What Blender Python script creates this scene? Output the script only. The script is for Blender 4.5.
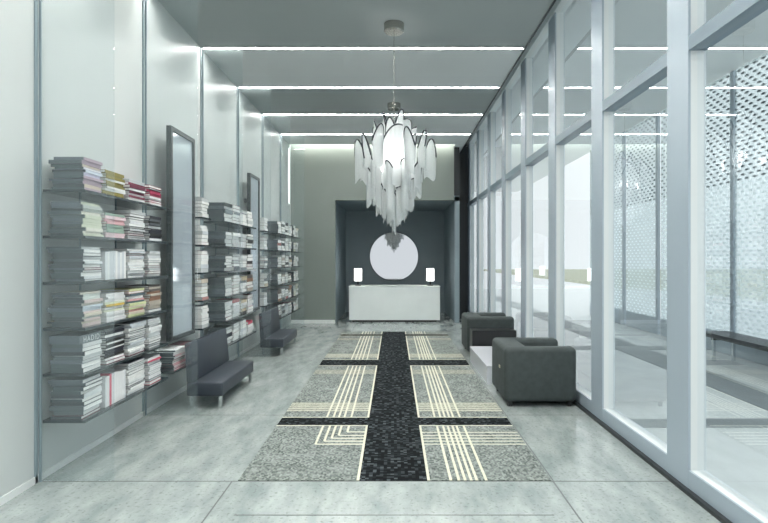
import bpy, bmesh, math, random
from mathutils import Vector, Matrix
R = math.radians
S = bpy.context.scene
COL = S.collection
for _o in list(bpy.data.objects):
    bpy.data.objects.remove(_o)

# ------------------------------------------------------------------ camera
cd = bpy.data.cameras.new('camera')
cam = bpy.data.objects.new('camera', cd); COL.objects.link(cam)
cam.location = (0, 0, 1.6); cam.rotation_euler = (R(90), 0, 0)
cd.sensor_width = 36; cd.lens = 36*560/768
cd.shift_x = -10/768; cd.shift_y = -2.5/768
cd.clip_start = 0.05; cd.clip_end = 300
S.camera = cam

# ------------------------------------------------------------------ world, exposure
W = bpy.data.worlds.new('sky'); S.world = W; W.use_nodes = True
bg = W.node_tree.nodes['Background']
bg.inputs[0].default_value = (0.86, 0.91, 0.93, 1); bg.inputs[1].default_value = 1.5
S.view_settings.view_transform = 'Standard'
S.view_settings.look = 'None'
S.view_settings.gamma = 1
S.view_settings.use_curve_mapping = False
S.view_settings.exposure = 0.22
S.cycles.transparent_max_bounces = 32
S.cycles.max_bounces = 10
S.cycles.glossy_bounces = 6
S.cycles.caustics_reflective = False
S.cycles.caustics_refractive = False
S.cycles.sample_clamp_indirect = 4

STRIP_E = 135.0      # led strips
COVE_E = 30.0
# ------------------------------------------------------------------ materials
MATS = {}
def pmat(name, col, rough=0.5, metal=0.0, spec=0.5, noise=0.0, nscale=8.0, bump=0.0, emit=None, estr=0.0):
    if name in MATS: return MATS[name]
    m = bpy.data.materials.new(name); m.use_nodes = True
    nt = m.node_tree; b = nt.nodes['Principled BSDF']
    b.inputs['Base Color'].default_value = (*col, 1)
    b.inputs['Roughness'].default_value = rough
    b.inputs['Metallic'].default_value = metal
    b.inputs['Specular IOR Level'].default_value = spec
    if noise or bump:
        tc = nt.nodes.new('ShaderNodeTexCoord')
        nz = nt.nodes.new('ShaderNodeTexNoise'); nz.inputs['Scale'].default_value = nscale; nz.inputs['Detail'].default_value = 4
        nt.links.new(tc.outputs['Object'], nz.inputs['Vector'])
        if noise:
            cr = nt.nodes.new('ShaderNodeValToRGB')
            cr.color_ramp.elements[0].position = 0.3; cr.color_ramp.elements[1].position = 0.7
            cr.color_ramp.elements[0].color = (*[max(0, c*(1-noise)) for c in col], 1)
            cr.color_ramp.elements[1].color = (*[min(1, c*(1+noise)) for c in col], 1)
            nt.links.new(nz.outputs['Fac'], cr.inputs[0]); nt.links.new(cr.outputs[0], b.inputs['Base Color'])
        if bump:
            bp = nt.nodes.new('ShaderNodeBump'); bp.inputs['Strength'].default_value = bump; bp.inputs['Distance'].default_value = 0.01
            nt.links.new(nz.outputs['Fac'], bp.inputs['Height']); nt.links.new(bp.outputs[0], b.inputs['Normal'])
    if emit:
        b.inputs['Emission Color'].default_value = (*emit, 1); b.inputs['Emission Strength'].default_value = estr
    MATS[name] = m
    return m

def N(nt, t, **kw):
    n = nt.nodes.new(t)
    for k, v in kw.items(): setattr(n, k, v)
    return n
def math_(nt, op, a, b=None, c=None):
    n = N(nt, 'ShaderNodeMath', operation=op)
    for i, v in enumerate((a, b, c)):
        if v is None: continue
        if isinstance(v, (int, float)): n.inputs[i].default_value = v
        else: nt.links.new(v, n.inputs[i])
    return n.outputs[0]

def glass_mat(name, tint, base, graze, power=3.0, haze=0.0, hazecol=(0.8, 0.9, 0.9)):
    """clear pane: see-through, mirrors its surroundings more at grazing angles, slightly milky"""
    m = bpy.data.materials.new(name); m.use_nodes = True
    nt = m.node_tree; nt.nodes.clear()
    out = N(nt, 'ShaderNodeOutputMaterial')
    tr = N(nt, 'ShaderNodeBsdfTransparent'); tr.inputs[0].default_value = (*tint, 1)
    gl = N(nt, 'ShaderNodeBsdfGlossy'); gl.inputs[0].default_value = (0.93, 0.97, 1, 1); gl.inputs['Roughness'].default_value = 0.0
    df = N(nt, 'ShaderNodeBsdfDiffuse'); df.inputs[0].default_value = (*hazecol, 1)
    lw = N(nt, 'ShaderNodeLayerWeight'); lw.inputs[0].default_value = 0.5
    p = math_(nt, 'POWER', lw.outputs['Facing'], power)
    f = math_(nt, 'MULTIPLY_ADD', p, graze, base)
    mx = N(nt, 'ShaderNodeMixShader')
    src = tr.outputs[0]
    if haze:
        mh = N(nt, 'ShaderNodeMixShader'); mh.inputs[0].default_value = haze
        nt.links.new(tr.outputs[0], mh.inputs[1]); nt.links.new(df.outputs[0], mh.inputs[2]); src = mh.outputs[0]
    nt.links.new(f, mx.inputs[0]); nt.links.new(src, mx.inputs[1]); nt.links.new(gl.outputs[0], mx.inputs[2])
    nt.links.new(mx.outputs[0], out.inputs[0])
    return m

def stone_mat():
    m = bpy.data.materials.new('polished_stone'); m.use_nodes = True
    nt = m.node_tree; b = nt.nodes['Principled BSDF']
    tc = N(nt, 'ShaderNodeTexCoord')
    n1 = N(nt, 'ShaderNodeTexNoise'); n1.inputs['Scale'].default_value = 2.2; n1.inputs['Detail'].default_value = 8; n1.inputs['Roughness'].default_value = 0.65
    n2 = N(nt, 'ShaderNodeTexNoise'); n2.inputs['Scale'].default_value = 38; n2.inputs['Detail'].default_value = 5
    mpp = N(nt, 'ShaderNodeMapping'); mpp.inputs['Rotation'].default_value = (0, 0, R(-35)); mpp.inputs['Scale'].default_value = (2.4, 0.8, 1)
    nt.links.new(tc.outputs['Object'], mpp.inputs[0]); nt.links.new(mpp.outputs[0], n1.inputs[0]); nt.links.new(tc.outputs['Object'], n2.inputs[0])
    r1 = N(nt, 'ShaderNodeValToRGB')
    r1.color_ramp.elements[0].position = 0.35; r1.color_ramp.elements[0].color = (0.26, 0.30, 0.295, 1)
    r1.color_ramp.elements[1].position = 0.66; r1.color_ramp.elements[1].color = (0.42, 0.455, 0.445, 1)
    nt.links.new(n1.outputs['Fac'], r1.inputs[0])
    r2 = N(nt, 'ShaderNodeValToRGB')
    r2.color_ramp.elements[0].position = 0.28; r2.color_ramp.elements[0].color = (0.62, 0.62, 0.62, 1)
    r2.color_ramp.elements[1].position = 0.44; r2.color_ramp.elements[1].color = (1, 1, 1, 1)
    nt.links.new(n2.outputs['Fac'], r2.inputs[0])
    mx = N(nt, 'ShaderNodeMix', data_type='RGBA', blend_type='MULTIPLY'); mx.inputs[0].default_value = 1
    nt.links.new(r1.outputs[0], mx.inputs[6]); nt.links.new(r2.outputs[0], mx.inputs[7])
    nt.links.new(mx.outputs[2], b.inputs['Base Color'])
    b.inputs['Roughness'].default_value = 0.13
    b.inputs['Specular IOR Level'].default_value = 0.5
    return m

def mosaic_mat():
    m = bpy.data.materials.new('dark_mosaic'); m.use_nodes = True
    nt = m.node_tree; b = nt.nodes['Principled BSDF']
    tc = N(nt, 'ShaderNodeTexCoord'); mp = N(nt, 'ShaderNodeMapping'); mp.inputs['Scale'].default_value = (38, 38, 38)
    nt.links.new(tc.outputs['Object'], mp.inputs[0])
    fl = N(nt, 'ShaderNodeVectorMath', operation='FLOOR'); nt.links.new(mp.outputs[0], fl.inputs[0])
    wn = N(nt, 'ShaderNodeTexWhiteNoise', noise_dimensions='2D'); nt.links.new(fl.outputs[0], wn.inputs['Vector'])
    cr = N(nt, 'ShaderNodeValToRGB'); cr.color_ramp.interpolation = 'CONSTANT'
    e = cr.color_ramp.elements; e[0].position = 0; e[0].color = (0.006, 0.007, 0.008, 1); e[1].position = 0.45; e[1].color = (0.014, 0.017, 0.019, 1)
    x = e.new(0.72); x.color = (0.035, 0.042, 0.046, 1); x = e.new(0.9); x.color = (0.075, 0.088, 0.095, 1)
    nt.links.new(wn.outputs['Value'], cr.inputs[0]); nt.links.new(cr.outputs[0], b.inputs['Base Color'])
    b.inputs['Roughness'].default_value = 0.8; b.inputs['Specular IOR Level'].default_value = 0.05
    return m

def weave_mat(name, ca, cb):
    m = bpy.data.materials.new(name); m.use_nodes = True
    nt = m.node_tree; b = nt.nodes['Principled BSDF']
    tc = N(nt, 'ShaderNodeTexCoord'); mp = N(nt, 'ShaderNodeMapping'); mp.inputs['Scale'].default_value = (70, 50, 1)
    nt.links.new(tc.outputs['Object'], mp.inputs[0])
    fl = N(nt, 'ShaderNodeVectorMath', operation='FLOOR'); nt.links.new(mp.outputs[0], fl.inputs[0])
    wn = N(nt, 'ShaderNodeTexWhiteNoise', noise_dimensions='2D'); nt.links.new(fl.outputs[0], wn.inputs['Vector'])
    nz = N(nt, 'ShaderNodeTexNoise'); nz.inputs['Scale'].default_value = 5; nz.inputs['Detail'].default_value = 6
    nt.links.new(tc.outputs['Object'], nz.inputs[0])
    s = math_(nt, 'MULTIPLY_ADD', wn.outputs['Value'], 0.55, math_(nt, 'MULTIPLY', nz.outputs['Fac'], 0.5))
    cr = N(nt, 'ShaderNodeValToRGB')
    cr.color_ramp.elements[0].position = 0.15; cr.color_ramp.elements[0].color = (*ca, 1)
    cr.color_ramp.elements[1].position = 0.85; cr.color_ramp.elements[1].color = (*cb, 1)
    nt.links.new(s, cr.inputs[0]); nt.links.new(cr.outputs[0], b.inputs['Base Color'])
    b.inputs['Roughness'].default_value = 0.75; b.inputs['Specular IOR Level'].default_value = 0.2
    return m

def dot_mat():
    m = bpy.data.materials.new('dotted_glass'); m.use_nodes = True
    nt = m.node_tree; nt.nodes.clear()
    out = N(nt, 'ShaderNodeOutputMaterial')
    tc = N(nt, 'ShaderNodeTexCoord'); sp = N(nt, 'ShaderNodeSeparateXYZ'); nt.links.new(tc.outputs['Object'], sp.inputs[0])
    u0 = math_(nt, 'MULTIPLY', sp.outputs['Y'], 1/0.20); v = math_(nt, 'MULTIPLY', sp.outputs['Z'], 1/0.068)
    row = math_(nt, 'FLOOR', v)
    u = math_(nt, 'ADD', u0, math_(nt, 'MULTIPLY', row, 0.5))
    du = math_(nt, 'SUBTRACT', math_(nt, 'FRACT', u), 0.5); dv = math_(nt, 'SUBTRACT', math_(nt, 'FRACT', v), 0.5)
    d = math_(nt, 'SQRT', math_(nt, 'ADD', math_(nt, 'MULTIPLY', du, du), math_(nt, 'MULTIPLY', dv, dv)))
    dot = math_(nt, 'LESS_THAN', d, 0.24)
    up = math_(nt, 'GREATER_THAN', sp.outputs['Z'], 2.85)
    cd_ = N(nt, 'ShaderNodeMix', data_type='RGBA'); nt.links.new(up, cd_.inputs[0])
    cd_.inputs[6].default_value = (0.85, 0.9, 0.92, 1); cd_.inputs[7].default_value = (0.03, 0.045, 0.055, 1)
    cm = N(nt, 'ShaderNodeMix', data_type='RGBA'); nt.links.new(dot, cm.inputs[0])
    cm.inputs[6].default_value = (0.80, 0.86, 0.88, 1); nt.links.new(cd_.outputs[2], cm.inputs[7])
    df = N(nt, 'ShaderNodeBsdfDiffuse'); nt.links.new(cm.outputs[2], df.inputs[0])
    tl = N(nt, 'ShaderNodeBsdfTranslucent'); nt.links.new(cm.outputs[2], tl.inputs[0])
    a = N(nt, 'ShaderNodeMixShader'); a.inputs[0].default_value = 0.7
    nt.links.new(df.outputs[0], a.inputs[1]); nt.links.new(tl.outputs[0], a.inputs[2])
    tr = N(nt, 'ShaderNodeBsdfTransparent'); tr.inputs[0].default_value = (0.93, 0.97, 0.98, 1)
    b = N(nt, 'ShaderNodeMixShader')
    nt.links.new(math_(nt, 'MULTIPLY_ADD', dot, 0.5, 0.40), b.inputs[0])
    nt.links.new(tr.outputs[0], b.inputs[1]); nt.links.new(a.outputs[0], b.inputs[2])
    nt.links.new(b.outputs[0], out.inputs[0])
    return m

def emis(name, col, s):
    m = bpy.data.materials.new(name); m.use_nodes = True
    nt = m.node_tree; nt.nodes.clear()
    o = N(nt, 'ShaderNodeOutputMaterial'); e = N(nt, 'ShaderNodeEmission')
    e.inputs[0].default_value = (*col, 1); e.inputs[1].default_value = s
    nt.links.new(e.outputs[0], o.inputs[0]); return m

def drape_mat():
    m = bpy.data.materials.new('white_chain_mesh'); m.use_nodes = True
    nt = m.node_tree; nt.nodes.clear()
    out = N(nt, 'ShaderNodeOutputMaterial')
    tc = N(nt, 'ShaderNodeTexCoord'); sp = N(nt, 'ShaderNodeSeparateXYZ'); nt.links.new(tc.outputs['UV'], sp.inputs[0])
    # vertical chain strands
    st = math_(nt, 'FRACT', math_(nt, 'MULTIPLY', sp.outputs['X'], 18))
    gap = math_(nt, 'GREATER_THAN', st, 0.72)
    df = N(nt, 'ShaderNodeBsdfDiffuse'); df.inputs[0].default_value = (0.78, 0.81, 0.81, 1)
    tl = N(nt, 'ShaderNodeBsdfTranslucent'); tl.inputs[0].default_value = (0.72, 0.75, 0.75, 1)
    mc = N(nt, 'ShaderNodeMix', data_type='RGBA'); nt.links.new(st, mc.inputs[0])
    mc.inputs[6].default_value = (0.86, 0.89, 0.89, 1); mc.inputs[7].default_value = (0.22, 0.25, 0.26, 1)
    nt.links.new(mc.outputs[2], df.inputs[0])
    gl = N(nt, 'ShaderNodeBsdfGlossy'); gl.inputs['Roughness'].default_value = 0.3; gl.inputs[0].default_value = (0.9, 0.93, 0.93, 1)
    a = N(nt, 'ShaderNodeMixShader'); a.inputs[0].default_value = 0.42
    nt.links.new(df.outputs[0], a.inputs[1]); nt.links.new(tl.outputs[0], a.inputs[2])
    g = N(nt, 'ShaderNodeMixShader'); g.inputs[0].default_value = 0.12
    nt.links.new(a.outputs[0], g.inputs[1]); nt.links.new(gl.outputs[0], g.inputs[2])
    tr = N(nt, 'ShaderNodeBsdfTransparent')
    b = N(nt, 'ShaderNodeMixShader'); nt.links.new(math_(nt, 'MULTIPLY', gap, 0.55), b.inputs[0])
    nt.links.new(g.outputs[0], b.inputs[1]); nt.links.new(tr.outputs[0], b.inputs[2])
    nt.links.new(b.outputs[0], out.inputs[0])
    return m

M_wall = pmat('wall_paint', (0.54, 0.57, 0.56), 0.35, noise=0.02, nscale=1.2)
M_ceil_shaded = pmat('ceiling_shaded', (0.38, 0.415, 0.415), 0.5, noise=0.02, nscale=1.0)
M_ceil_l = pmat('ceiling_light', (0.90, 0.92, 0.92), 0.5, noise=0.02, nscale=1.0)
M_back = pmat('back_wall_taupe', (0.185, 0.212, 0.198), 0.55, noise=0.02, nscale=2)
M_alc = pmat('alcove_slate', (0.25, 0.31, 0.34), 0.5, noise=0.03, nscale=2)
M_dark = pmat('dark_panel', (0.018, 0.022, 0.025), 0.4)
M_base = pmat('white_skirting', (0.72, 0.75, 0.74), 0.4)
M_chan = pmat('grey_aluminium', (0.30, 0.37, 0.40), 0.35, metal=0.4)
M_mull = pmat('blue_grey_aluminium', (0.40, 0.47, 0.53), 0.35, metal=0.15)
M_trans = pmat('slate_aluminium', (0.20, 0.26, 0.31), 0.35, metal=0.15)
M_white = pmat('white_trim', (0.78, 0.81, 0.81), 0.4)
M_steel = pmat('brushed_steel', (0.42, 0.41, 0.38), 0.25, metal=1.0)
M_chrome = pmat('chrome', (0.75, 0.78, 0.78), 0.12, metal=1.0)
M_black = pmat('black_lacquer', (0.012, 0.013, 0.014), 0.3)
M_joint = pmat('floor_joint_dark', (0.10, 0.11, 0.11), 0.6)
M_stone = stone_mat()
M_pave = pmat('outdoor_paving', (0.78, 0.81, 0.81), 0.25, noise=0.05, nscale=3)
M_pave_shadow = pmat('outdoor_paving_shadow', (0.30, 0.33, 0.34), 0.4, noise=0.05, nscale=3)
M_lawn = pmat('dry_lawn', (0.58, 0.60, 0.47), 0.9, noise=0.2, nscale=4)
M_fin = glass_mat('fin_glass', (0.965, 0.982, 0.985), 0.04, 0.42, 3.0, haze=0.03)
M_pane = glass_mat('curtain_wall_glass', (0.95, 0.97, 0.975), 0.24, 0.45, 2.5)
M_shelf = pmat('smoked_glass_shelf', (0.03, 0.042, 0.047), 0.12)
M_mirror = pmat('mirror_silver', (0.42, 0.425, 0.44), 0.02, metal=1.0)
M_mirror_t = pmat('pale_mirror_glass', (0.62, 0.68, 0.74), 0.06, metal=0.35, spec=0.8)
M_mframe = pmat('charcoal_frame', (0.022, 0.028, 0.030), 0.35)
M_led = emis('led_white', (1.0, 1.0, 0.96), STRIP_E)
# a lensed strip: most of its light goes straight down, little at a shallow angle
_nt = M_led.node_tree; _g = N(_nt, 'ShaderNodeNewGeometry'); _d = N(_nt, 'ShaderNodeVectorMath', operation='DOT_PRODUCT')
_nt.links.new(_g.outputs['Incoming'], _d.inputs[0]); _nt.links.new(_g.outputs['Normal'], _d.inputs[1])
_nt.links.new(math_(_nt, 'MULTIPLY_ADD', math_(_nt, 'POWER', math_(_nt, 'ABSOLUTE', _d.outputs['Value']), 1.0), STRIP_E, 4.0), _nt.nodes['Emission'].inputs[1])
M_cove = emis('cove_warm_white', (1.0, 0.99, 0.90), COVE_E)
M_cor = emis('reflected_glow_white', (1.0, 1.0, 0.94), 2.5)
M_shade = emis('lamp_shade_glow', (1.0, 0.99, 0.96), 3.5)
M_bulb = emis('bulb_glow', (1.0, 0.99, 0.96), 6.0)
M_acr = pmat('white_acrylic', (0.84, 0.89, 0.88), 0.25, noise=0.03, nscale=2.0)
M_seat = pmat('charcoal_fabric', (0.044, 0.056, 0.056), 0.7, noise=0.15, nscale=14, bump=0.05)
M_seat_d = pmat('black_fabric', (0.014, 0.016, 0.017), 0.7, noise=0.15, nscale=14)
M_bench = pmat('slate_leather', (0.028, 0.037, 0.050), 0.5, noise=0.08, nscale=10)
M_table = pmat('mirror_polished_white', (0.78, 0.80, 0.85), 0.05, spec=0.8)
M_mos = mosaic_mat()
M_weave = weave_mat('grey_weave', (0.04, 0.052, 0.05), (0.31, 0.34, 0.32))
M_cream = pmat('cream_yarn', (0.62, 0.61, 0.49), 0.8, noise=0.12, nscale=30)
M_sand = weave_mat('sand_weave', (0.13, 0.14, 0.12), (0.40, 0.40, 0.34))
M_dots = dot_mat()
M_drape = drape_mat()
M_rim = pmat('grey_rim', (0.16, 0.18, 0.19), 0.35)
M_wire = pmat('dark_wire', (0.012, 0.015, 0.022), 0.4, metal=0.4)
M_page = pmat('book_paper', (0.84, 0.84, 0.82), 0.8, noise=0.06, nscale=60)
M_page2 = pmat('book_paper_grey', (0.55, 0.57, 0.57), 0.8, noise=0.06, nscale=60)
M_tag = pmat('beige_tag', (0.42, 0.40, 0.30), 0.7)
M_lettering = pmat('white_lettering', (0.8, 0.82, 0.82), 0.6)

# ------------------------------------------------------------------ mesh helpers
class MB:
    def __init__(s): s.v = []; s.f = []; s.m = []; s.mats = []; s.uv = None
    def mi(s, m):
        if m not in s.mats: s.mats.append(m)
        return s.mats.index(m)
    def box(s, x0, x1, y0, y1, z0, z1, m):
        if x0 > x1: x0, x1 = x1, x0
        if y0 > y1: y0, y1 = y1, y0
        if z0 > z1: z0, z1 = z1, z0
        n = len(s.v); k = s.mi(m)
        s.v += [(x0,y0,z0),(x1,y0,z0),(x1,y1,z0),(x0,y1,z0),(x0,y0,z1),(x1,y0,z1),(x1,y1,z1),(x0,y1,z1)]
        for q in ((0,3,2,1),(4,5,6,7),(0,1,5,4),(1,2,6,5),(2,3,7,6),(3,0,4,7)):
            s.f.append(tuple(n+i for i in q)); s.m.append(k)
        return s
    def hexa(s, pts, m):
        n = len(s.v); k = s.mi(m); s.v += [tuple(p) for p in pts]
        for q in ((0,3,2,1),(4,5,6,7),(0,1,5,4),(1,2,6,5),(2,3,7,6),(3,0,4,7)):
            s.f.append(tuple(n+i for i in q)); s.m.append(k)
        return s
    def quad(s, pts, m):
        n = len(s.v); s.v += [tuple(p) for p in pts]; s.f.append(tuple(range(n, n+len(pts)))); s.m.append(s.mi(m)); return s
    def lathe(s, prof, c, m, seg=32, axis='z'):
        n = len(s.v); k = s.mi(m)
        for r, h in prof:
            for i in range(seg):
                a = 2*math.pi*i/seg; p = (r*math.cos(a), r*math.sin(a), h)
                if axis == 'y': p = (p[0], h, p[1])
                s.v.append((c[0]+p[0], c[1]+p[1], c[2]+p[2]))
        for j in range(len(prof)-1):
            for i in range(seg):
                i2 = (i+1) % seg
                s.f.append((n+j*seg+i, n+j*seg+i2, n+(j+1)*seg+i2, n+(j+1)*seg+i)); s.m.append(k)
        s.f.append(tuple(n+i for i in range(seg))[::-1]); s.m.append(k)
        s.f.append(tuple(n+(len(prof)-1)*seg+i for i in range(seg))); s.m.append(k)
        return s
    def tube(s, pts, r, m, seg=6):
        n = len(s.v); k = s.mi(m); P = [Vector(p) for p in pts]
        for i, p in enumerate(P):
            t = (P[min(i+1, len(P)-1)]-P[max(i-1, 0)]).normalized()
            u = t.cross(Vector((0.13, 0.31, 0.94))).normalized(); w = t.cross(u)
            for q in range(seg):
                a = 2*math.pi*q/seg; s.v.append(tuple(p+r*(math.cos(a)*u+math.sin(a)*w)))
        for i in range(len(P)-1):
            for q in range(seg):
                q2 = (q+1) % seg
                s.f.append((n+i*seg+q, n+i*seg+q2, n+(i+1)*seg+q2, n+(i+1)*seg+q)); s.m.append(k)
        s.f.append(tuple(n+q for q in range(seg))[::-1]); s.m.append(k)
        s.f.append(tuple(n+(len(P)-1)*seg+q for q in range(seg))); s.m.append(k)
        return s
    def mesh(s, name, smooth=False, bevel=0.0, seg=2):
        me = bpy.data.meshes.new(name); me.from_pydata(s.v, [], s.f)
        for m in s.mats: me.materials.append(m)
        for p, k in zip(me.polygons, s.m): p.material_index = k
        bm = bmesh.new(); bm.from_mesh(me)
        bmesh.ops.recalc_face_normals(bm, faces=bm.faces)
        if bevel:
            bmesh.ops.bevel(bm, geom=[e for e in bm.edges if e.is_manifold and e.calc_face_angle(0) > 0.6], offset=bevel, segments=seg, profile=0.5, affect='EDGES')
        bm.to_mesh(me); bm.free()
        if smooth:
            for p in me.polygons: p.use_smooth = True
            try: me.set_sharp_from_angle(angle=R(40))
            except Exception: pass
        return me
    def build(s, name, parent=None, smooth=False, bevel=0.0, seg=2):
        o = bpy.data.objects.new(name, s.mesh(name, smooth, bevel, seg)); COL.objects.link(o)
        if parent: o.parent = parent
        return o

def tag(o, label, cat, group=None):
    o['label'] = label; o['category'] = cat
    if group: o['group'] = group
    return o
def thing(name, label, cat, loc=(0,0,0), rz=0, group=None):
    o = bpy.data.objects.new(name, None); COL.objects.link(o); o.location = loc; o.rotation_euler = (0, 0, rz)
    o.empty_display_size = 0.1
    return tag(o, label, cat, group)
def struct(name, mb, **k):
    o = mb.build(name, **k); o['kind'] = 'structure'; return o
def copy_tree(o, parent=None):
    c = o.copy(); COL.objects.link(c)
    if parent: c.parent = parent
    for ch in list(o.children): copy_tree(ch, c)
    return c

# ------------------------------------------------------------------ layout
XL, XR = -2.56, 2.0
BAY = [4.03 + 1.71*k for k in range(7)]
YR = 15.4                     # far end of the glass wall
YB = 13.9                     # back wall
YF = -5.0                     # the open front of the lobby
ZC = 4.40                     # ceiling
XC = 1.73                     # ceiling's right edge
ZT = 4.98

# ------------------------------------------------------------------ structure
struct('floor', MB().box(-2.7, 2.0, YF, 17.2, -0.2, 0, M_stone))
struct('floor_exterior', MB().box(2.0, 14, YF, 30, -0.2, -0.004, M_pave))
struct('ceiling_exterior', MB().box(2.2, 5.72, YF-3, 26, 4.72, 4.9, M_ceil_l))
struct('lawn', MB().box(14, 60, YF, 90, -0.25, -0.05, M_lawn))
struct('trim_1', MB().box(3.95, 4.5, YF, 24, -0.01, 0.002, M_pave_shadow).box(2.2, 8.5, 5.32, 5.6, -0.01, 0.0015, M_pave_shadow)
       .box(2.2, 8.5, 9.9, 10.3, -0.01, 0.0015, M_pave_shadow))  # sun shadows on the exterior floor, put in as dark bands
J = MB()
J.box(XL, XR, 4.027, 4.036, -0.01, 0.0012, M_joint)
for a, b in ((XL, -1.13), (1.14, XR)):
    J.box(a, b, 5.737, 5.745, -0.01, 0.0012, M_joint)
    J.box(a, b, 9.157, 9.165, -0.01, 0.0012, M_joint)
for x in (-1.165, 1.145): J.box(x-0.005, x+0.005, YF, 4.03, -0.01, 0.0012, M_joint)
for x in (1.15,): J.box(x-0.004, x+0.004, 4.03, 12.3, -0.01, 0.0012, M_joint)
J.box(-1.0, 1.0, 3.495, 3.503, -0.01, 0.0012, M_joint)
struct('trim_2', J)

struct('front_light_block', MB().box(XL-0.15, 2.16, YF-0.15, YF, 3.4, ZT+0.1, M_wall))  # unseen header over the open front, added to cut sky light
struct('wall_left', MB().box(XL-0.15, XL, YF, YB+0.1, 0, ZC+0.2, M_wall))
ch = MB()
for y in BAY: ch.box(XL-0.01, XL+0.012, y-0.050, y-0.022, 0.0, ZC, M_chan)
struct('trim_3', ch)
struct('baseboard_left', MB().box(XL, XL+0.012, YF, YB, 0, 0.05, M_base))

# ceiling bays, their shading put into the colours, and light slots
segs = [(YF, BAY[0], M_ceil_l), (BAY[0], BAY[1], M_ceil_l), (BAY[1], BAY[2], M_ceil_shaded), (BAY[2], BAY[3], M_ceil_l),
        (BAY[3], BAY[4], M_ceil_shaded), (BAY[4], BAY[5], M_ceil_l), (BAY[5], 13.68, M_ceil_l)]
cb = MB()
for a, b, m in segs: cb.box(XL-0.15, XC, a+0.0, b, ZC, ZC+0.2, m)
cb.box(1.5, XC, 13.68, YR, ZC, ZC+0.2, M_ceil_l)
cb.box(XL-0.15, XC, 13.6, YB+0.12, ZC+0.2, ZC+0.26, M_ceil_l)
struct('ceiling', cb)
for y in [BAY[0]-1.71*q for q in (4, 3, 2, 1)] + BAY[:6]:
    o = tag(MB().box(XL+0.03, XC-0.02, y-0.021, y+0.021, ZC-0.001, ZC+0.01, M_led).build('strip_light'), '', 'ceiling light', 'ceiling light strips')
    if y < BAY[0]:
        o['label'] = 'recessed white ceiling strip light out of sight above the viewer'; continue
    k = BAY.index(y)
    o['label'] = ['recessed white light strip across the ceiling above the nearest glass fin',
                  'recessed white light strip across the ceiling above the second glass fin',
                  'longest white light strip crossing the ceiling, just beyond the nearest chandelier canopy',
                  'second white ceiling strip seen, between the two chandelier canopies',
                  'third white ceiling strip seen, just behind the far chandelier canopy',
                  'shortest white ceiling strip, last before the glowing back wall'][k]
struct('trim_4', MB().box(XC, XC+0.02, YF, YR, ZC-0.012, ZC+0.02, M_dark).box(XC, XC+0.02, YF, YR, ZC+0.02, ZT, M_white)
       .box(XC, 2.2, YF, YR, ZT, ZT+0.1, M_white))

# back wall, alcove, dark opening beside the glass
AX0, AX1, AZ, AY = -1.46, 1.52, 3.06, 16.9
struct('wall_back', MB().box(XL-0.15, AX0, YB, YB+0.12, 0, ZC+0.2, M_back).box(AX0, 1.49, YB, YB+0.12, AZ, ZC+0.2, M_back))
struct('wall_alcove', MB().box(AX0-0.12, AX1+0.12, AY, AY+0.12, 0, AZ+0.1, M_alc)
       .box(AX0-0.12, AX0, YB+0.12, AY, 0, AZ+0.1, M_alc).box(AX1, AX1+0.12, YB+0.12, AY, 0, AZ+0.1, M_alc))
struct('ceiling_alcove', MB().box(AX0-0.12, AX1+0.12, YB+0.12, AY, AZ, AZ+0.12, M_alc))
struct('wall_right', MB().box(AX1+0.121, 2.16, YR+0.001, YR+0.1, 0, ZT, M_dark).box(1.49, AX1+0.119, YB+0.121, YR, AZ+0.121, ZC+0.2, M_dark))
struct('baseboard_back', MB().box(XL+0.01, AX0, YB-0.015, YB, 0, 0.09, M_base))
struct('baseboard_alcove', MB().box(AX0, AX1, AY-0.015, AY, 0, 0.09, M_alc))
tag(MB().box(XL+0.04, 1.46, YB-0.205, YB-0.16, ZC+0.13, ZC+0.165, M_cove).build('cove_light'),
    'glowing warm white cove light along the top of the back wall', 'cove light')
tag(MB().box(XL+0.003, XL+0.02, YB-0.30, YB-0.26, 2.95, ZC-0.1, M_cor).build('corner_glow'),  # glowing strip put in for the cove's reflection at the corner
    'upright glow strip imitating a reflection in the far corner of the left wall', 'wall light')

# curtain wall on the right
XG = 2.08
MY = [3.84 - 1.59*k for k in range(3, 0, -1)] + [3.84 + 1.59*k for k in range(8)]
fr = MB()
struct('trim_5', MB().box(1.985, 2.02, YF, YR, -0.01, 0.028, M_dark))
struct('trim_6', MB().box(2.02, 2.036, YF, YR, 0.0, 0.15, M_mull).box(2.036, 2.14, YF, YR, 0.0, 0.149, M_white))
struct('trim_7', MB().box(2.02, 2.14, YF, YR, 3.03, 3.13, M_trans))
struct('trim_8', MB().box(2.0, 2.14, YF, YR, 4.69, ZT, M_white))
n = 0
for y in MY:
    n += 1
    struct('trim_%d' % (8+n), MB().box(2.018, 2.034, y, y+0.30, 0.001, 4.695, M_mull).box(2.034, 2.138, y+0.002, y+0.298, 0.001, 4.695, M_white))
for k, y in enumerate(MY[:-1] + [MY[-1]]):
    y1 = MY[k+1] if k+1 < len(MY) else YR
    g = MB().quad([(XG, y+0.3, 0.15), (XG, y1, 0.15), (XG, y1, 3.02), (XG, y+0.3, 3.02)], M_pane)
    g.quad([(XG, y+0.3, 3.14), (XG, y1, 3.14), (XG, y1, 4.69), (XG, y+0.3, 4.69)], M_pane)
    struct('window_%d' % (k+1), g)

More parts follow.
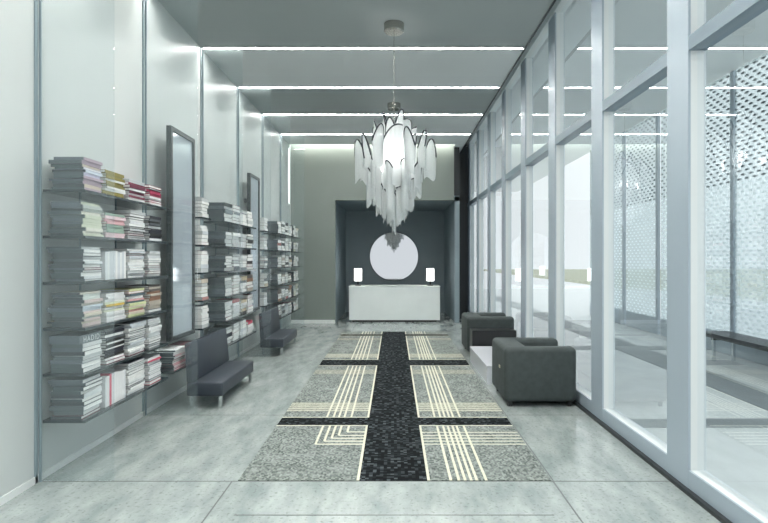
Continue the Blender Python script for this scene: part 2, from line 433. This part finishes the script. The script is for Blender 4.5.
# ------------------------------------------------------------------ rug
rug = thing('patterned_rug', 'long grey patterned rug with dark mosaic cross bands and cream lines', 'rug', (0, 0, 0))
RX0, RX1 = -1.124, 1.134; CX0, CX1 = -0.25, 0.24; RY0, RY1 = 4.035, 12.3
bars = [(5.37, 5.63), (8.38, 8.86), (11.62, 11.86)]
rz0, rz1 = 0.0, 0.006
MB().box(CX0, CX1, RY0, RY1, rz0, rz1+0.0005, M_mos).build('dark_runner', rug)
for a, b in bars:
    MB().box(RX0, CX0, a, b, rz0, rz1, M_mos).build('cross_band', rug)
    MB().box(CX1, RX1, a, b, rz0, rz1, M_mos).build('cross_band', rug)
VL = [-0.676, -0.61, -0.555, -0.50, -0.43]
VR = [0.41, 0.468, 0.513, 0.557, 0.597, 0.665]
rows = [(RY0, 5.37), (5.63, 8.38), (8.86, 11.62), (11.86, RY1)]
zt = rz1 + 0.0012
def ln(mb, x0, x1, y0, y1): mb.box(x0, x1, y0, y1, rz0, zt, M_cream)
for i, (a, b) in enumerate(rows):
    for side in (0, 1):
        x0, x1 = (RX0, CX0) if side == 0 else (CX1, RX1)
        p = MB().box(x0, x1, a, b, rz0, rz1, M_weave)
        # cream edge along runner and cross bands
        ln(p, (CX0-0.02) if side == 0 else CX1, CX0 if side == 0 else CX1+0.02, a, b)
        if i > 0: ln(p, x0, x1, a, a+0.02)
        if i < 3: ln(p, x0, x1, b-0.02, b)
        w = 0.010
        if i == 0 and side == 0:
            for x, y in zip(VL, (4.82, 4.90, 4.98, 5.06, 5.16)):
                ln(p, x-w, x+w, y, b); p.box(x, CX0, y-0.012, y+0.012, rz0, zt-0.0002, M_cream)
        else:
            vs = VL if side == 0 else VR
            for x in vs: ln(p, x-w, x+w, a, b)
            if i == 0:
                for y in (4.82, 4.90, 4.98, 5.06, 5.15): p.box(x0, x1, y-0.009, y+0.009, rz0, zt-0.0003, M_cream)
            elif i in (1, 2):
                ys = 5.86 if i == 1 else 9.06
                p.box(x0, x1, ys, ys+0.36, rz0, rz1+0.0003, M_sand)
                for q in range(5): p.box(x0, x1, ys+0.075*q+0.02, ys+0.075*q+0.034, rz0, zt-0.0003, M_cream)
                yt = b-0.62
                p.box(x0, x1, yt, yt+0.3, rz0, rz1+0.0003, M_sand)
        p.build('woven_panel', rug)

# ------------------------------------------------------------------ glass fins
fin_words = ['nearest', 'second', 'third', 'fourth', 'fifth', 'sixth']
fin_label = ['large clear glass fin nearest the viewer, standing at the near end of the bookshelves',
             'clear glass fin standing between the nearest bookshelf and the nearer bench',
             'clear glass fin standing just beyond the nearer bench',
             'clear glass fin standing just before the farther bench',
             'clear glass fin standing just beyond the farther bench',
             'clear glass fin farthest away, close to the back wall']
for k in range(6):
    y = BAY[k]
    t = thing('glass_fin', fin_label[k], 'glass partition', (XL, y, 0), 0, 'glass fins along the left wall')
    MB().box(0.013, 0.545, -0.006, 0.006, 0.004, ZC-0.02, M_fin).build('glass_pane', t)
    MB().box(0.013, 0.03, -0.016, -0.006, 0.0, ZC-0.02, M_chan).build('wall_clamp', t)

# ------------------------------------------------------------------ books and shelves
SZ = [0.43, 0.765, 1.10, 1.435, 1.77, 2.105]      # shelf tops, low to high
rng = random.Random(11)
BOOKMAT = {}
def cmat(c):
    key = tuple(round(x, 2) for x in c)
    if key not in BOOKMAT: BOOKMAT[key] = pmat('book_cloth_%d' % (len(BOOKMAT)+1), key, 0.55, noise=0.06, nscale=20)
    return BOOKMAT[key]
PAL = {
 'white': [((0.78,0.79,0.78),'white'),((0.70,0.72,0.73),'off-white'),((0.82,0.82,0.80),'white'),((0.60,0.63,0.66),'pale grey')],
 'lav': [((0.55,0.52,0.66),'lavender'),((0.62,0.66,0.74),'pale blue'),((0.50,0.36,0.33),'rose brown'),((0.60,0.50,0.40),'tan'),((0.40,0.30,0.36),'mauve')],
 'olive': [((0.24,0.20,0.05),'olive'),((0.20,0.18,0.06),'olive'),((0.30,0.25,0.07),'mustard'),((0.74,0.74,0.72),'white')],
 'maroon': [((0.14,0.02,0.05),'maroon'),((0.72,0.72,0.74),'white'),((0.20,0.04,0.07),'dark red'),((0.62,0.66,0.72),'pale blue')],
 'red': [((0.34,0.03,0.08),'crimson'),((0.75,0.74,0.74),'white'),((0.20,0.03,0.07),'dark red')],
 'cream': [((0.66,0.66,0.50),'cream'),((0.60,0.63,0.50),'pale green'),((0.70,0.68,0.60),'ivory'),((0.50,0.53,0.50),'grey green')],
 'pink': [((0.25,0.34,0.28),'green'),((0.66,0.40,0.42),'pink'),((0.70,0.62,0.48),'buff'),((0.48,0.16,0.18),'red'),((0.72,0.55,0.58),'pale pink')],
 'bw': [((0.02,0.02,0.025),'black'),((0.75,0.75,0.76),'white'),((0.03,0.03,0.03),'black')],
 'black': [((0.015,0.015,0.017),'black'),((0.02,0.022,0.025),'black'),((0.08,0.09,0.10),'charcoal'),((0.012,0.012,0.014),'black'),((0.72,0.73,0.74),'white')],
 'stripe': [((0.66,0.60,0.50),'beige'),((0.62,0.66,0.62),'pale green'),((0.64,0.52,0.50),'dusty pink'),((0.55,0.60,0.66),'pale blue'),((0.68,0.64,0.56),'cream')],
 'navy': [((0.05,0.07,0.12),'navy'),((0.74,0.74,0.74),'white'),((0.60,0.48,0.56),'mauve'),((0.60,0.42,0.08),'yellow'),((0.62,0.65,0.50),'pale green')],
 'lime': [((0.60,0.64,0.36),'lime'),((0.62,0.34,0.34),'salmon'),((0.66,0.58,0.48),'buff'),((0.08,0.12,0.14),'dark teal'),((0.50,0.24,0.22),'brick red')],
 'brown': [((0.26,0.14,0.09),'brown'),((0.46,0.26,0.20),'terracotta'),((0.12,0.10,0.09),'dark brown'),((0.45,0.40,0.34),'taupe')],
 'magic': [((0.17,0.20,0.21),'slate grey'),((0.52,0.40,0.44),'dusty pink'),((0.70,0.71,0.71),'white'),((0.66,0.68,0.68),'white')],
 'wred': [((0.76,0.76,0.76),'white'),((0.72,0.73,0.74),'white'),((0.62,0.10,0.16),'red'),((0.76,0.76,0.76),'white')],
 'grey': [((0.20,0.23,0.25),'grey'),((0.70,0.71,0.72),'white'),((0.05,0.055,0.06),'black'),((0.42,0.46,0.48),'grey')],
 'mixed': [((0.70,0.71,0.72),'white'),((0.04,0.04,0.045),'black'),((0.50,0.42,0.30),'tan'),((0.40,0.10,0.10),'red'),((0.66,0.66,0.66),'pale grey'),((0.20,0.23,0.25),'grey')],
}
ORD = ['first','second','third','fourth','fifth','sixth','seventh','eighth','ninth','tenth','eleventh','twelfth','thirteenth']
SHELFWORD = ['lowest shelf','second-lowest shelf','third-lowest shelf','third-highest shelf','second-highest shelf','top shelf']
BOOKS = {'n': 0}
REST = MB()
MAXB = 300

def flat_book(mb_c, mb_p, dx, dy, t, cm, pm, spine, side=None):
    """local: x 0..dx into room, y centred, z 0..t ; spine '+x', or pages facing the room"""
    b = 0.0028 if t > 0.012 else 0.0016
    if side: mb_c.box(0, dx-0.005, -dy/2-0.003, -dy/2, 0, t, side)
    mb_c.box(0, dx, -dy/2, dy/2, 0, b, cm).box(0, dx, -dy/2, dy/2, t-b, t, cm)
    if spine:
        mb_c.box(dx-0.004, dx, -dy/2, dy/2, b, t-b, cm); mb_p.box(0.004, dx-0.004, -dy/2+0.004, dy/2-0.004, b, t-b, pm)
    else:
        mb_c.box(0, 0.004, -dy/2, dy/2, b, t-b, cm); mb_p.box(0.004, dx-0.003, -dy/2+0.004, dy/2-0.004, b, t-b, pm)
def up_book(mb_c, mb_p, dx, t, h, cm, pm, spine=True):
    b = 0.003
    mb_c.box(0, dx, 0, b, 0, h, cm).box(0, dx, t-b, t, 0, h, cm)
    if spine: mb_c.box(dx-0.004, dx, b, t-b, 0, h, cm)
    mb_p.box(0.004, dx-0.005, b, t-b, 0.003, h-0.004, pm)

def add_book(loc, rz, maker, name_word, where, group, parts, cm, pm):
    BOOKS['n'] += 1
    if BOOKS['n'] > MAXB:
        c = MB(); maker(c, c)
        Mx = Matrix.Translation(loc) @ Matrix.Rotation(rz, 4, 'Z')
        n0 = len(REST.v)
        REST.v += [tuple(Mx @ Vector(v)) for v in c.v]
        for f, k in zip(c.f, c.m):
            REST.f.append(tuple(n0+i for i in f)); REST.m.append(REST.mi(c.mats[k]))
        return None
    label = '%s, %s' % (name_word, where)
    if parts:
        o = thing('book', label, 'book', loc, rz, group)
        c, p = MB(), MB(); maker(c, p)
        c.build('cover', o); p.build('page_block', o)
    else:
        c = MB(); maker(c, c)
        o = tag(c.build('book'), label, 'book', group); o.location = loc; o.rotation_euler = (0, 0, rz)
    return o

def stack(y0, sh, pal, hgt, case_word, sidx, ns, group, parts=True, xf=-2.27, w=0.30, spine=None, tmin=0.014, tmax=0.028, first=None, text=None, stackword=None):
    """pile of books lying flat, y0 = near end on the shelf"""
    z = SZ[sh] + 0.0012; items = []
    zt = SZ[sh] + hgt
    cols = PAL[pal]; i = 0
    while z < zt - 0.010 and len(items) < 13:
        t = rng.uniform(tmin, tmax)
        col, word = cols[rng.randrange(len(cols))]
        items.append([z, t, col, word]); z += t + 0.0004
    if text:
        while items and items[-1][0]+items[-1][1] > SZ[sh]+hgt-0.055: z = items.pop()[0]
        items.append([z, 0.062, cols[0][0], cols[0][1]])
    n = len(items)
    for q, (z, t, col, word) in enumerate(items):
        top = n-1-q
        if text and top == 0: col, word = PAL['magic'][0]
        big = rng.random()
        dx = min(rng.uniform(0.215, 0.265), xf+2.535); dy = w*rng.uniform(0.86, 1.0)
        sp = (rng.random() < spine) if spine is not None else (rng.random() < 0.7)
        if text and top == 0: sp = True; dy = w
        if not sp and rng.random() < 0.55:
            col, word = rng.choice([((0.03,0.03,0.035),'black'),((0.10,0.11,0.13),'charcoal'),((0.25,0.28,0.30),'grey'),((0.20,0.05,0.07),'dark red')])
        cm = cmat(col); pm = M_page if rng.random() < 0.8 else M_page2
        side = cmat(rng.choice([(0.07,0.09,0.10),(0.10,0.12,0.13),(0.055,0.07,0.08),(0.13,0.15,0.165)])) if sidx == 0 and ns > 1 else None
        xoff = xf - dx + rng.uniform(-0.012, 0.006)
        yoff = y0 + w/2 + rng.uniform(-0.012, 0.012)*(1 if w > 0.25 else 0.6)
        rz = R(rng.uniform(-2.2, 2.2))
        wd = 'topmost' if top == 0 else ('bottom one' if q == 0 else ORD[top] + ' from top')
        kindw = 'hardback' if sp else 'book'
        where = '%s in %s, %s of %s' % (wd, stackword or (['nearest','second','third','farthest'][sidx if ns > 2 else sidx*3] + ' stack' if ns > 1 else 'stack'), SHELFWORD[sh], case_word)
        if case_word.startswith('shelf'): where = '%s in %s stack, low %s' % (wd, ['nearer','farther'][sidx], case_word)
        o = add_book((xoff, yoff, z), rz, lambda c, p, dx=dx, dy=dy, t=t, cm=cm, pm=pm, sp=sp, side=side: flat_book(c, p, dx, dy, t, cm, pm, sp, side),
                     '%s %s' % (word, kindw), where, group, parts, cm, pm)
        if text and top == 0 and o:
            fc = bpy.data.curves.new('spine_lettering', 'FONT'); fc.body = text; fc.size = t*0.95; fc.extrude = 0.0004
            fc.materials.append(M_lettering); fc.space_character = 1.25
            fo = bpy.data.objects.new('lettering_curve', fc); COL.objects.link(fo); bpy.context.view_layer.update()
            me = bpy.data.meshes.new_from_object(fo.evaluated_get(bpy.context.evaluated_depsgraph_get())); bpy.data.objects.remove(fo)
            fo = bpy.data.objects.new('spine_lettering', me); COL.objects.link(fo); fo.parent = o
            fo.location = (dx+0.0006, -dy*0.36, t*0.16); fo.rotation_euler = (R(90), 0, R(90))
            fo['label'] = 'white capital lettering on grey spine'

def upright(y0, y1, sh, pal, case_word, group, hgt=0.245, xf=-2.27, parts=True, stackword='upright row', backmat=None):
    y = y0; q = 0; L = []
    cols = PAL[pal]
    while y < y1 - 0.02:
        t = rng.uniform(0.026, 0.045); L.append((y, min(t, y1-y))); y += t + 0.0006
    for q, (y, t) in enumerate(L):
        col, word = cols[rng.randrange(len(cols))]
        h = hgt*rng.uniform(0.93, 1.0); dx = rng.uniform(0.19, 0.225); cm = cmat(col)
        where = '%s book from the front in upright row, %s of %s' % (ORD[q], SHELFWORD[sh], case_word)
        add_book((xf-dx, y, SZ[sh]+0.0012), 0, lambda c, p, dx=dx, t=t, h=h, cm=cm: up_book(c, p, dx, t, h, cm, M_page),
                 '%s hardback' % word, where, group, parts, cm, M_page)

def bookcase(label, y0, y1, levels=range(6), depth=0.32, rails=True):
    t = thing('wall_bookshelf', label, 'bookshelf', (XL, y0, 0), 0, 'glass bookshelves on the left wall')
    for s in levels:
        MB().box(0.0125, depth, 0, y1-y0, SZ[s]-0.020, SZ[s], M_shelf).build('shelf', t)
    if rails:
        for yy in (0.33*(y1-y0), 0.72*(y1-y0)):
            MB().box(0.0005, 0.0123, yy-0.006, yy+0.006, SZ[min(levels)]-0.02, SZ[max(levels)]+0.25, M_chan).build('upright_rail', t)
    return t

# nearest bookcase -----------------------------------------------------------
NB = 'nearest bookshelf'; GB = 'books on the nearest bookshelf'
bookcase('smoked glass wall bookshelf nearest the viewer, packed with piled books', 4.06, 5.56)
pos = [4.09, 4.405, 4.79, 5.19]; wid = [0.29, 0.35, 0.35, 0.30]
def st(k, sh, pal, h, **kw): stack(pos[k], sh, pal, h, NB, k, 4, GB, w=wid[k] - 0.02, **kw)
st(0, 5, 'lav', 0.235, spine=0.95); st(1, 5, 'olive', 0.20, spine=0.95); st(2, 5, 'maroon', 0.175, spine=0.6); st(3, 5, 'red', 0.18, spine=0.5)
st(0, 4, 'cream', 0.25, spine=0.95); st(1, 4, 'pink', 0.20, spine=0.9); st(2, 4, 'bw', 0.24, spine=0.35); st(3, 4, 'black', 0.22, spine=0.6)
st(0, 3, 'white', 0.25, spine=0.2)
upright(4.405, 4.74, 3, 'white', NB, GB, 0.23)
st(2, 3, 'white', 0.25, spine=0.2); st(3, 3, 'white', 0.23, spine=0.3)
st(0, 2, 'stripe', 0.255, spine=0.9); st(1, 2, 'navy', 0.225, spine=0.95); st(2, 2, 'lime', 0.24, spine=0.9); st(3, 2, 'brown', 0.25, spine=0.9)
st(0, 1, 'magic', 0.28, spine=0.3, tmin=0.022, tmax=0.036, text='HADID'); st(1, 1, 'black', 0.27, spine=0.7); st(2, 1, 'white', 0.27, spine=0.2); st(3, 1, 'white', 0.26, spine=0.2)
st(0, 0, 'white', 0.27, spine=0.1, tmin=0.02, tmax=0.036)
upright(4.405, 4.74, 0, 'wred', NB, GB, 0.25)
st(2, 0, 'white', 0.26, spine=0.2); st(3, 0, 'wred', 0.25, spine=0.4)

# narrow shelves beside the first mirror -------------------------------------
SB = 'bookshelf behind nearer mirror'; GS = 'books on the shelves behind the nearer mirror'
bookcase('smoked glass wall bookshelf behind the nearer tall mirror', 6.70, 7.02, levels=range(1, 6), depth=0.27, rails=False)
tlow = bookcase('single low glass shelf of books below the nearer tall mirror', 5.80, 6.66, levels=[0], depth=0.28, rails=False)
stack(5.84, 0, 'wred', 0.22, 'shelf below mirror', 0, 2, GS, w=0.34, xf=-2.295, spine=0.2)
stack(6.26, 0, 'white', 0.22, 'shelf below mirror', 1, 2, GS, w=0.34, xf=-2.295, spine=0.2)
for sh, p_ in zip((1, 2, 3, 4, 5), ('white', 'lime', 'white', 'white', 'white')):
    stack(6.73, sh, p_, 0.24, SB, 0, 1, GS, w=0.25, xf=-2.31, spine=0.3, tmin=0.028, tmax=0.05)

# middle bookcase ---------------------------------------------------------------
MBW = 'bookshelf beyond nearer bench'; GM = 'books on the middle bookshelf'
bookcase('smoked glass wall bookshelf between the two benches, holding piled books', 7.50, 9.10)
pals = [['black','white','white','wred'], ['grey','mixed','mixed','white'], ['grey','stripe','mixed','brown'],
        ['grey','black','mixed','mixed'], ['grey','white','bw','bw'], ['grey','grey','white','white']]
for sh in range(5, -1, -1):
    for k in range(4):
        stack(7.53+0.39*k, sh, pals[sh][k], rng.uniform(0.19, 0.26), MBW, k, 4, GM, parts=False, w=0.33, spine=0.3, tmin=0.035, tmax=0.06)

# far bookcases -------------------------------------------------------------------
FBW = 'far bookshelf'; GF = 'books on the far bookshelf'
bookcase('smoked glass wall bookshelf beside the farther mirror, with narrow piles', 9.92, 10.30, levels=range(1, 6), depth=0.27, rails=False)
bookcase('smoked glass wall bookshelf beyond the farther bench', 10.93, 12.50)
bookcase('smoked glass wall bookshelf farthest away, beside the back wall', 12.65, 13.35)
for sh in range(5, 0, -1):
    stack(9.98, sh, rng.choice(['white','white','mixed']), 0.23, 'narrow bookshelf beside farther mirror', 0, 1, GF, parts=False, w=0.27, xf=-2.31, spine=0.3, tmin=0.04, tmax=0.06)
for sh in range(5, -1, -1):
    for k in range(4):
        stack(10.97+0.38*k, sh, rng.choice(['grey','mixed','bw','white','brown']), rng.uniform(0.18, 0.25), FBW, k, 4, GF, parts=False, w=0.32, spine=0.4, tmin=0.04, tmax=0.06)
    for k in range(2):
        stack(12.68+0.33*k, sh, rng.choice(['white','stripe','cream']), rng.uniform(0.18, 0.24), FBW, k, 2, GF, parts=False, w=0.28, spine=0.4, tmin=0.04, tmax=0.06)
if REST.v:
    o = REST.build('piled_books'); o['kind'] = 'stuff'; o['group'] = GF
    tag(o, 'many small piled books on the far glass bookshelves', 'books')

# ------------------------------------------------------------------ tall mirrors
def tall_mirror(y0, y1, x, z0, z1, label):
    t = thing('tall_mirror', label, 'mirror', (x, y0, z0), 0, 'tall framed mirrors on the left wall')
    w, h, f, d = y1-y0, z1-z0, 0.045, 0.055
    MB().box(0, d, 0, f, 0, h, M_mframe).box(0, d, w-f, w, 0, h, M_mframe).box(0, d, f, w-f, 0, f, M_mframe).box(0, d, f, w-f, h-f, h, M_mframe)\
        .box(0, 0.01, f, w-f, f, h-f, M_mframe).build('frame', t)
    MB().box(0.011, d-0.02, f, w-f, f, h-f, M_mirror_t).build('mirror_glass', t)
    MB().box(XL-x+0.013, -0.0005, w/2-0.03, w/2+0.03, h*0.8, h*0.83, M_mframe).build('wall_bracket', t)
    return t
tall_mirror(5.95, 6.66, -2.42, 0.72, 3.02, 'tall charcoal framed mirror above the near bench, the nearer of two')
tall_mirror(9.22, 9.88, -2.42, 0.72, 3.02, 'tall charcoal framed mirror above the far bench, the farther of two')

# ------------------------------------------------------------------ benches
def bench(y0, label):
    t = thing('low_bench', label, 'bench', (-2.215, y0, 0), 0, 'low benches along the left wall')
    L = 1.33
    MB().box(0.0, 0.385, 0, L, 0.135, 0.28, M_bench).build('seat', t, smooth=True, bevel=0.018, seg=3)
    MB().hexa([(0.0,0,0.281),(0.07,0,0.281),(0.07,L,0.281),(0.0,L,0.281),(-0.02,0,0.70),(0.03,0,0.70),(0.03,L,0.70),(-0.02,L,0.70)], M_bench).build('backrest', t, smooth=True, bevel=0.012, seg=2)
    for x in (0.03, 0.335):
        for y in (0.03, L-0.06):
            MB().box(x, x+0.03, y, y+0.035, 0, 0.134, M_chrome).build('leg', t)
    return t
bench(5.97, 'low slate grey bench with steel legs below the nearer tall mirror')
bench(9.25, 'low slate grey bench with steel legs farther along, below the farther mirror')

# ------------------------------------------------------------------ armchairs
def armchair(loc, rz, label, seatmat):
    t = thing('armchair', label, 'armchair', loc, rz, 'charcoal cube armchairs')
    w, d, th, bk, z0, z1 = 0.84, 0.78, 0.17, 0.28, 0.055, 0.645
    o = [(-w/2,-d/2),(w/2,-d/2),(w/2,d/2),(w/2-th,d/2),(w/2-th,-d/2+bk),(-w/2+th,-d/2+bk),(-w/2+th,d/2),(-w/2,d/2)]
    mb = MB(); n = len(o); k = mb.mi(M_seat)
    mb.v = [(x,y,z0) for x,y in o]+[(x,y,z1) for x,y in o]
    mb.f = [tuple(range(n))[::-1], tuple(range(n,2*n))]+[(i,(i+1)%n,n+(i+1)%n,n+i) for i in range(n)]
    mb.m = [k]*len(mb.f)
    mb.build('shell', t, smooth=True, bevel=0.055, seg=5)
    c = w/2-th-0.003
    MB().box(-c, c, -d/2+bk+0.003, d/2-0.02, 0.06, 0.26, seatmat).build('seat_base', t, smooth=True, bevel=0.01, seg=2)
    MB().box(-c, c, -d/2+bk+0.003, d/2-0.005, 0.262, 0.50, seatmat).build('seat_cushion', t, smooth=True, bevel=0.04, seg=4)
    for x in (-w/2+0.05, w/2-0.09):
        for y in (-d/2+0.05, d/2-0.09):
            MB().box(x, x+0.04, y, y+0.04, 0, 0.06, M_black).build('foot', t)
    return t
a1 = armchair((1.585, 6.45, 0), -math.pi/2, 'charcoal upholstered cube armchair nearest the viewer, turned towards the glass', M_seat_d)
MB().box(0.10, 0.16, -0.398, -0.3905, 0.375, 0.405, M_tag).build('fabric_tag', a1)
armchair((1.60, 9.65, 0), -math.pi/2, 'charcoal upholstered cube armchair farther away, behind the black cabinet', M_seat_d)

# low mirrored table
t = thing('coffee_table', 'low mirror-polished block table between the two armchairs', 'table', (1.18, 7.15, 0))
MB().box(0.0, 0.66, 0, 1.58, 0.215, 0.24, M_table).build('table_top', t, bevel=0.003, seg=1)
MB().box(0.01, 0.65, 0.01, 1.57, 0.0, 0.214, M_table).build('base', t)

t = thing('side_cabinet', 'low black lacquer cabinet standing before the farther armchair', 'cabinet', (1.235, 8.84, 0))
MB().box(0.0, 0.70, 0, 0.30, 0.03, 0.47, M_black).build('body', t, bevel=0.004, seg=1)
MB().box(0.03, 0.67, 0.03, 0.27, 0.0, 0.03, M_black).build('plinth', t)

# ------------------------------------------------------------------ reception desk
dk = thing('reception_desk', 'wide white reception desk before the slate alcove', 'desk', (0, 14.2, 0))
MB().box(-1.14, 1.165, 0, 0.025, 0.05, 0.885, M_acr).build('front_panel', dk)
MB().box(-1.14, -1.115, 0.026, 0.75, 0.05, 0.885, M_acr).build('side_panel', dk)
MB().box(1.14, 1.165, 0.026, 0.75, 0.05, 0.885, M_acr).build('side_panel', dk)
MB().box(-1.15, 1.175, -0.008, 0.76, 0.886, 0.915, M_acr).build('counter_top', dk, bevel=0.004, seg=1)
MB().box(-1.114, 1.139, 0.70, 0.74, 0.05, 0.885, M_acr).build('back_panel', dk)
MB().box(-1.06, 1.085, 0.05, 0.70, 0.0, 0.05, M_black).build('plinth', dk)

def table_lamp(x, y, label):
    t = thing('table_lamp', label, 'lamp', (x, y, 0.916), 0, 'lamps on the reception desk')
    MB().lathe([(0.075, 0), (0.075, 0.018), (0.02, 0.028)], (0,0,0), M_black).build('base', t, smooth=True)
    MB().lathe([(0.018, 0.029), (0.018, 0.118)], (0,0,0), M_black, 16).build('stem', t, smooth=True)
    MB().lathe([(0.098, 0.12), (0.098, 0.44)], (0,0,0), M_shade).build('lamp_shade', t, smooth=True)
table_lamp(-0.925, 14.42, 'glowing white cylinder lamp on the reception desk, left of the round mirror')
table_lamp(0.935, 14.42, 'glowing white cylinder lamp on the reception desk, right of the round mirror')

rm = thing('round_mirror', 'large round mirror on the slate wall above the reception desk', 'mirror', (0.0, AY-0.06, 1.675))
MB().lathe([(0.735, -0.012), (0.735, 0.058)], (0,0,0), M_rim, 72, 'y').build('rim', rm, smooth=True)
MB().lathe([(0.722, -0.02), (0.722, -0.0125)], (0,0,0), M_mirror, 72, 'y').build('mirror_glass', rm)

# ------------------------------------------------------------------ chandeliers
def drape(par, r, ang, w, z0, z1, curl, slope, wave, yaw=0.0):
    """one hanging curved sheet of fine chain under a bent wire; r,ang place it round the stem"""
    nx, nz = 14, 8
    cx, cy = r*math.cos(ang), r*math.sin(ang)
    a2 = ang+yaw
    tx, ty = -math.sin(a2), math.cos(a2); ox, oy = math.cos(a2), math.sin(a2)
    V, F, UV, top = [], [], [], []
    for i in range(nx+1):
        s = i/nx; a = (s-0.5)*curl
        rad = w/ max(curl, 0.3)
        lx, ly = rad*math.sin(a)*1.0, rad*math.cos(a)-rad
        px, py = cx+tx*lx+ox*ly, cy+ty*lx+oy*ly
        zt_ = z1 + slope*(s-0.5) + wave*math.sin(s*math.pi) - wave*0.5
        zb_ = z0 + 0.35*slope*(s-0.5) + 0.03*math.sin(s*7+r*20)
        top.append((px, py, zt_))
        for j in range(nz+1):
            q = j/nz; sh = 1-0.10*q
            V.append((cx+(px-cx)*sh, cy+(py-cy)*sh, zt_+(zb_-zt_)*q)); UV.append((s, q))
    for i in range(nx):
        for j in range(nz):
            a = i*(nz+1)+j; F.append((a, a+1, a+nz+2, a+nz+1))
    me = bpy.data.meshes.new('chain_drape'); me.from_pydata(V, [], F); me.materials.append(M_drape)
    uv = me.uv_layers.new(name='uv')
    for p in me.polygons:
        p.use_smooth = True
        for li in p.loop_indices: uv.data[li].uv = UV[me.loops[li].vertex_index]
    o = bpy.data.objects.new('chain_drape', me); COL.objects.link(o); o.parent = par
    MB().tube(top, 0.0085, M_wire, 6).build('top_wire', o, smooth=True)
    return o

def chandelier(loc, label, lift=0.0):
    t = thing('chandelier', label, 'chandelier', loc, 0, 'white chain chandeliers')
    # local z = 0 at ceiling
    MB().lathe([(0.12, 0), (0.12, -0.09), (0.105, -0.105)], (0,0,0), M_steel, 40).build('canopy', t, smooth=True)
    MB().tube([(0,0,-0.10), (0,0,-1.25+lift)], 0.004, M_steel, 8).build('cable', t, smooth=True)
    MB().tube([(0,0,-1.2+lift), (0,0,-2.2+lift)], 0.014, M_steel, 8).build('stem', t, smooth=True)
    q = random.Random(8)
    spec = []
    def z(v): return v-4.4+lift
    # tiers of bent sheets: tall ones at the middle, arched ones round the rim, a cone below
    for k in range(5):
        spec.append((0.13, R(72*k+30), q.uniform(0.16, 0.2), z(2.6), z(q.choice([3.10, 3.16, 3.26])), 2.4, q.uniform(-0.12, 0.12), 0.2))
    for k in range(7):
        spec.append((0.27, R(360/7*k+8), q.uniform(0.24, 0.32), z(q.uniform(2.34, 2.5)), z(q.uniform(3.0, 3.16)), q.uniform(1.2, 2.2), q.choice([-0.3, -0.18, 0.2, 0.32]), q.uniform(0.06, 0.14), R(q.uniform(-35, 35))))
    for k in range(10):
        spec.append((0.44, R(36*k+0), q.uniform(0.19, 0.25), z(q.uniform(2.52, 2.66)), z(q.uniform(2.9, 3.02)), q.uniform(2.2, 3.0), q.uniform(-0.1, 0.1), q.uniform(0.2, 0.28), R(q.choice([-65, -40, 45, 70]))))
    for k in range(9):
        spec.append((0.33, R(40*k+14), q.uniform(0.16, 0.22), z(q.uniform(2.22, 2.42)), z(q.uniform(2.62, 2.75)), q.uniform(2.6, 4.4), q.uniform(-0.12, 0.12), 0.1, R(q.uniform(-60, 60))))
    for k in range(7):
        spec.append((0.24, R(360/7*k), q.uniform(0.14, 0.19), z(q.uniform(2.12, 2.24)), z(2.52), 3.6, q.uniform(-0.12, 0.12), 0.06))
    for k in range(6):
        spec.append((0.13, R(60*k+10), 0.13, z(q.uniform(2.03, 2.14)), z(2.42), 1.9, q.uniform(-0.1, 0.1), 0.05))
    for k in range(3):
        spec.append((0.026, R(120*k+30), 0.05, z(1.91+0.02*k), z(2.36), 1.9, 0.0, 0.02))
    for a in spec: drape(t, a[0], a[1], a[2], a[3], a[4], a[5], a[6], a[7], a[8] if len(a) > 8 else 0)
    for k in range(4):
        a = R(90*k+40)
        MB().lathe([(0.012, z(2.66)), (0.03, z(2.70)), (0.03, z(2.76)), (0.012, z(2.80))], (0.20*math.cos(a), 0.20*math.sin(a), 0), M_bulb, 12).build('bulb', t, smooth=True)
    return t
ch1 = chandelier((0.0, 6.67, ZC), 'large white draped chain chandelier nearest the viewer, lit from within')
chandelier((0.0, 10.1, ZC), 'white draped chain chandelier farther back, mostly hidden behind the nearer one', 0.16)
for nme, loc in (('chandelier_glow', (0, 6.67, 2.82)), ('chandelier_glow', (0, 10.1, 2.95))):
    ld = bpy.data.lights.new(nme, 'POINT'); ld.energy = 18; ld.color = (1, 0.99, 0.95); ld.shadow_soft_size = 0.06
    lo = bpy.data.objects.new(nme, ld); COL.objects.link(lo); lo.location = loc

# ------------------------------------------------------------------ outside: dotted glass screens, slatted bench
for a, b, z1, lab in ((4.6, 9.19, 4.7, 'dotted glass screen outside, nearest, beside the slatted bench'),
                      (9.3, 11.75, 4.7, 'dotted glass screen outside, the second nearest, with dark dots above'),
                      (11.95, 13.5, 4.7, 'dotted glass screen outside, third from the viewer, beyond the second'),
                      (13.7, 16.0, 4.7, 'dotted glass screen outside, the farthest of them')):
    t = thing('dotted_screen', lab, 'glass screen', (5.6, a, 0), 0, 'dotted glass screens outside')
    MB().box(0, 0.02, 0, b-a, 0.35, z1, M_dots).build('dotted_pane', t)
    MB().box(-0.01, 0.03, 0, b-a, 0.0, 0.349, M_mull).build('base_rail', t)
    MB().box(-0.02, 0.04, -0.09, -0.001, 0, z1, M_mull).build('post', t)
sb = thing('slatted_bench', 'dark slatted bench standing outside behind the glass wall', 'bench', (4.95, 6.9, 0))
for k in range(6): MB().box(0.075*k, 0.075*k+0.055, 0, 2.15, 0.37, 0.44, M_black).build('slat', sb)
for y in (0.25, 1.85):
    MB().box(0.03, 0.40, y, y+0.05, 0.33, 0.369, M_black).build('crossbar', sb)
    for x in (0.04, 0.35): MB().box(x, x+0.04, y+0.003, y+0.047, 0, 0.329, M_chrome).build('leg', sb)
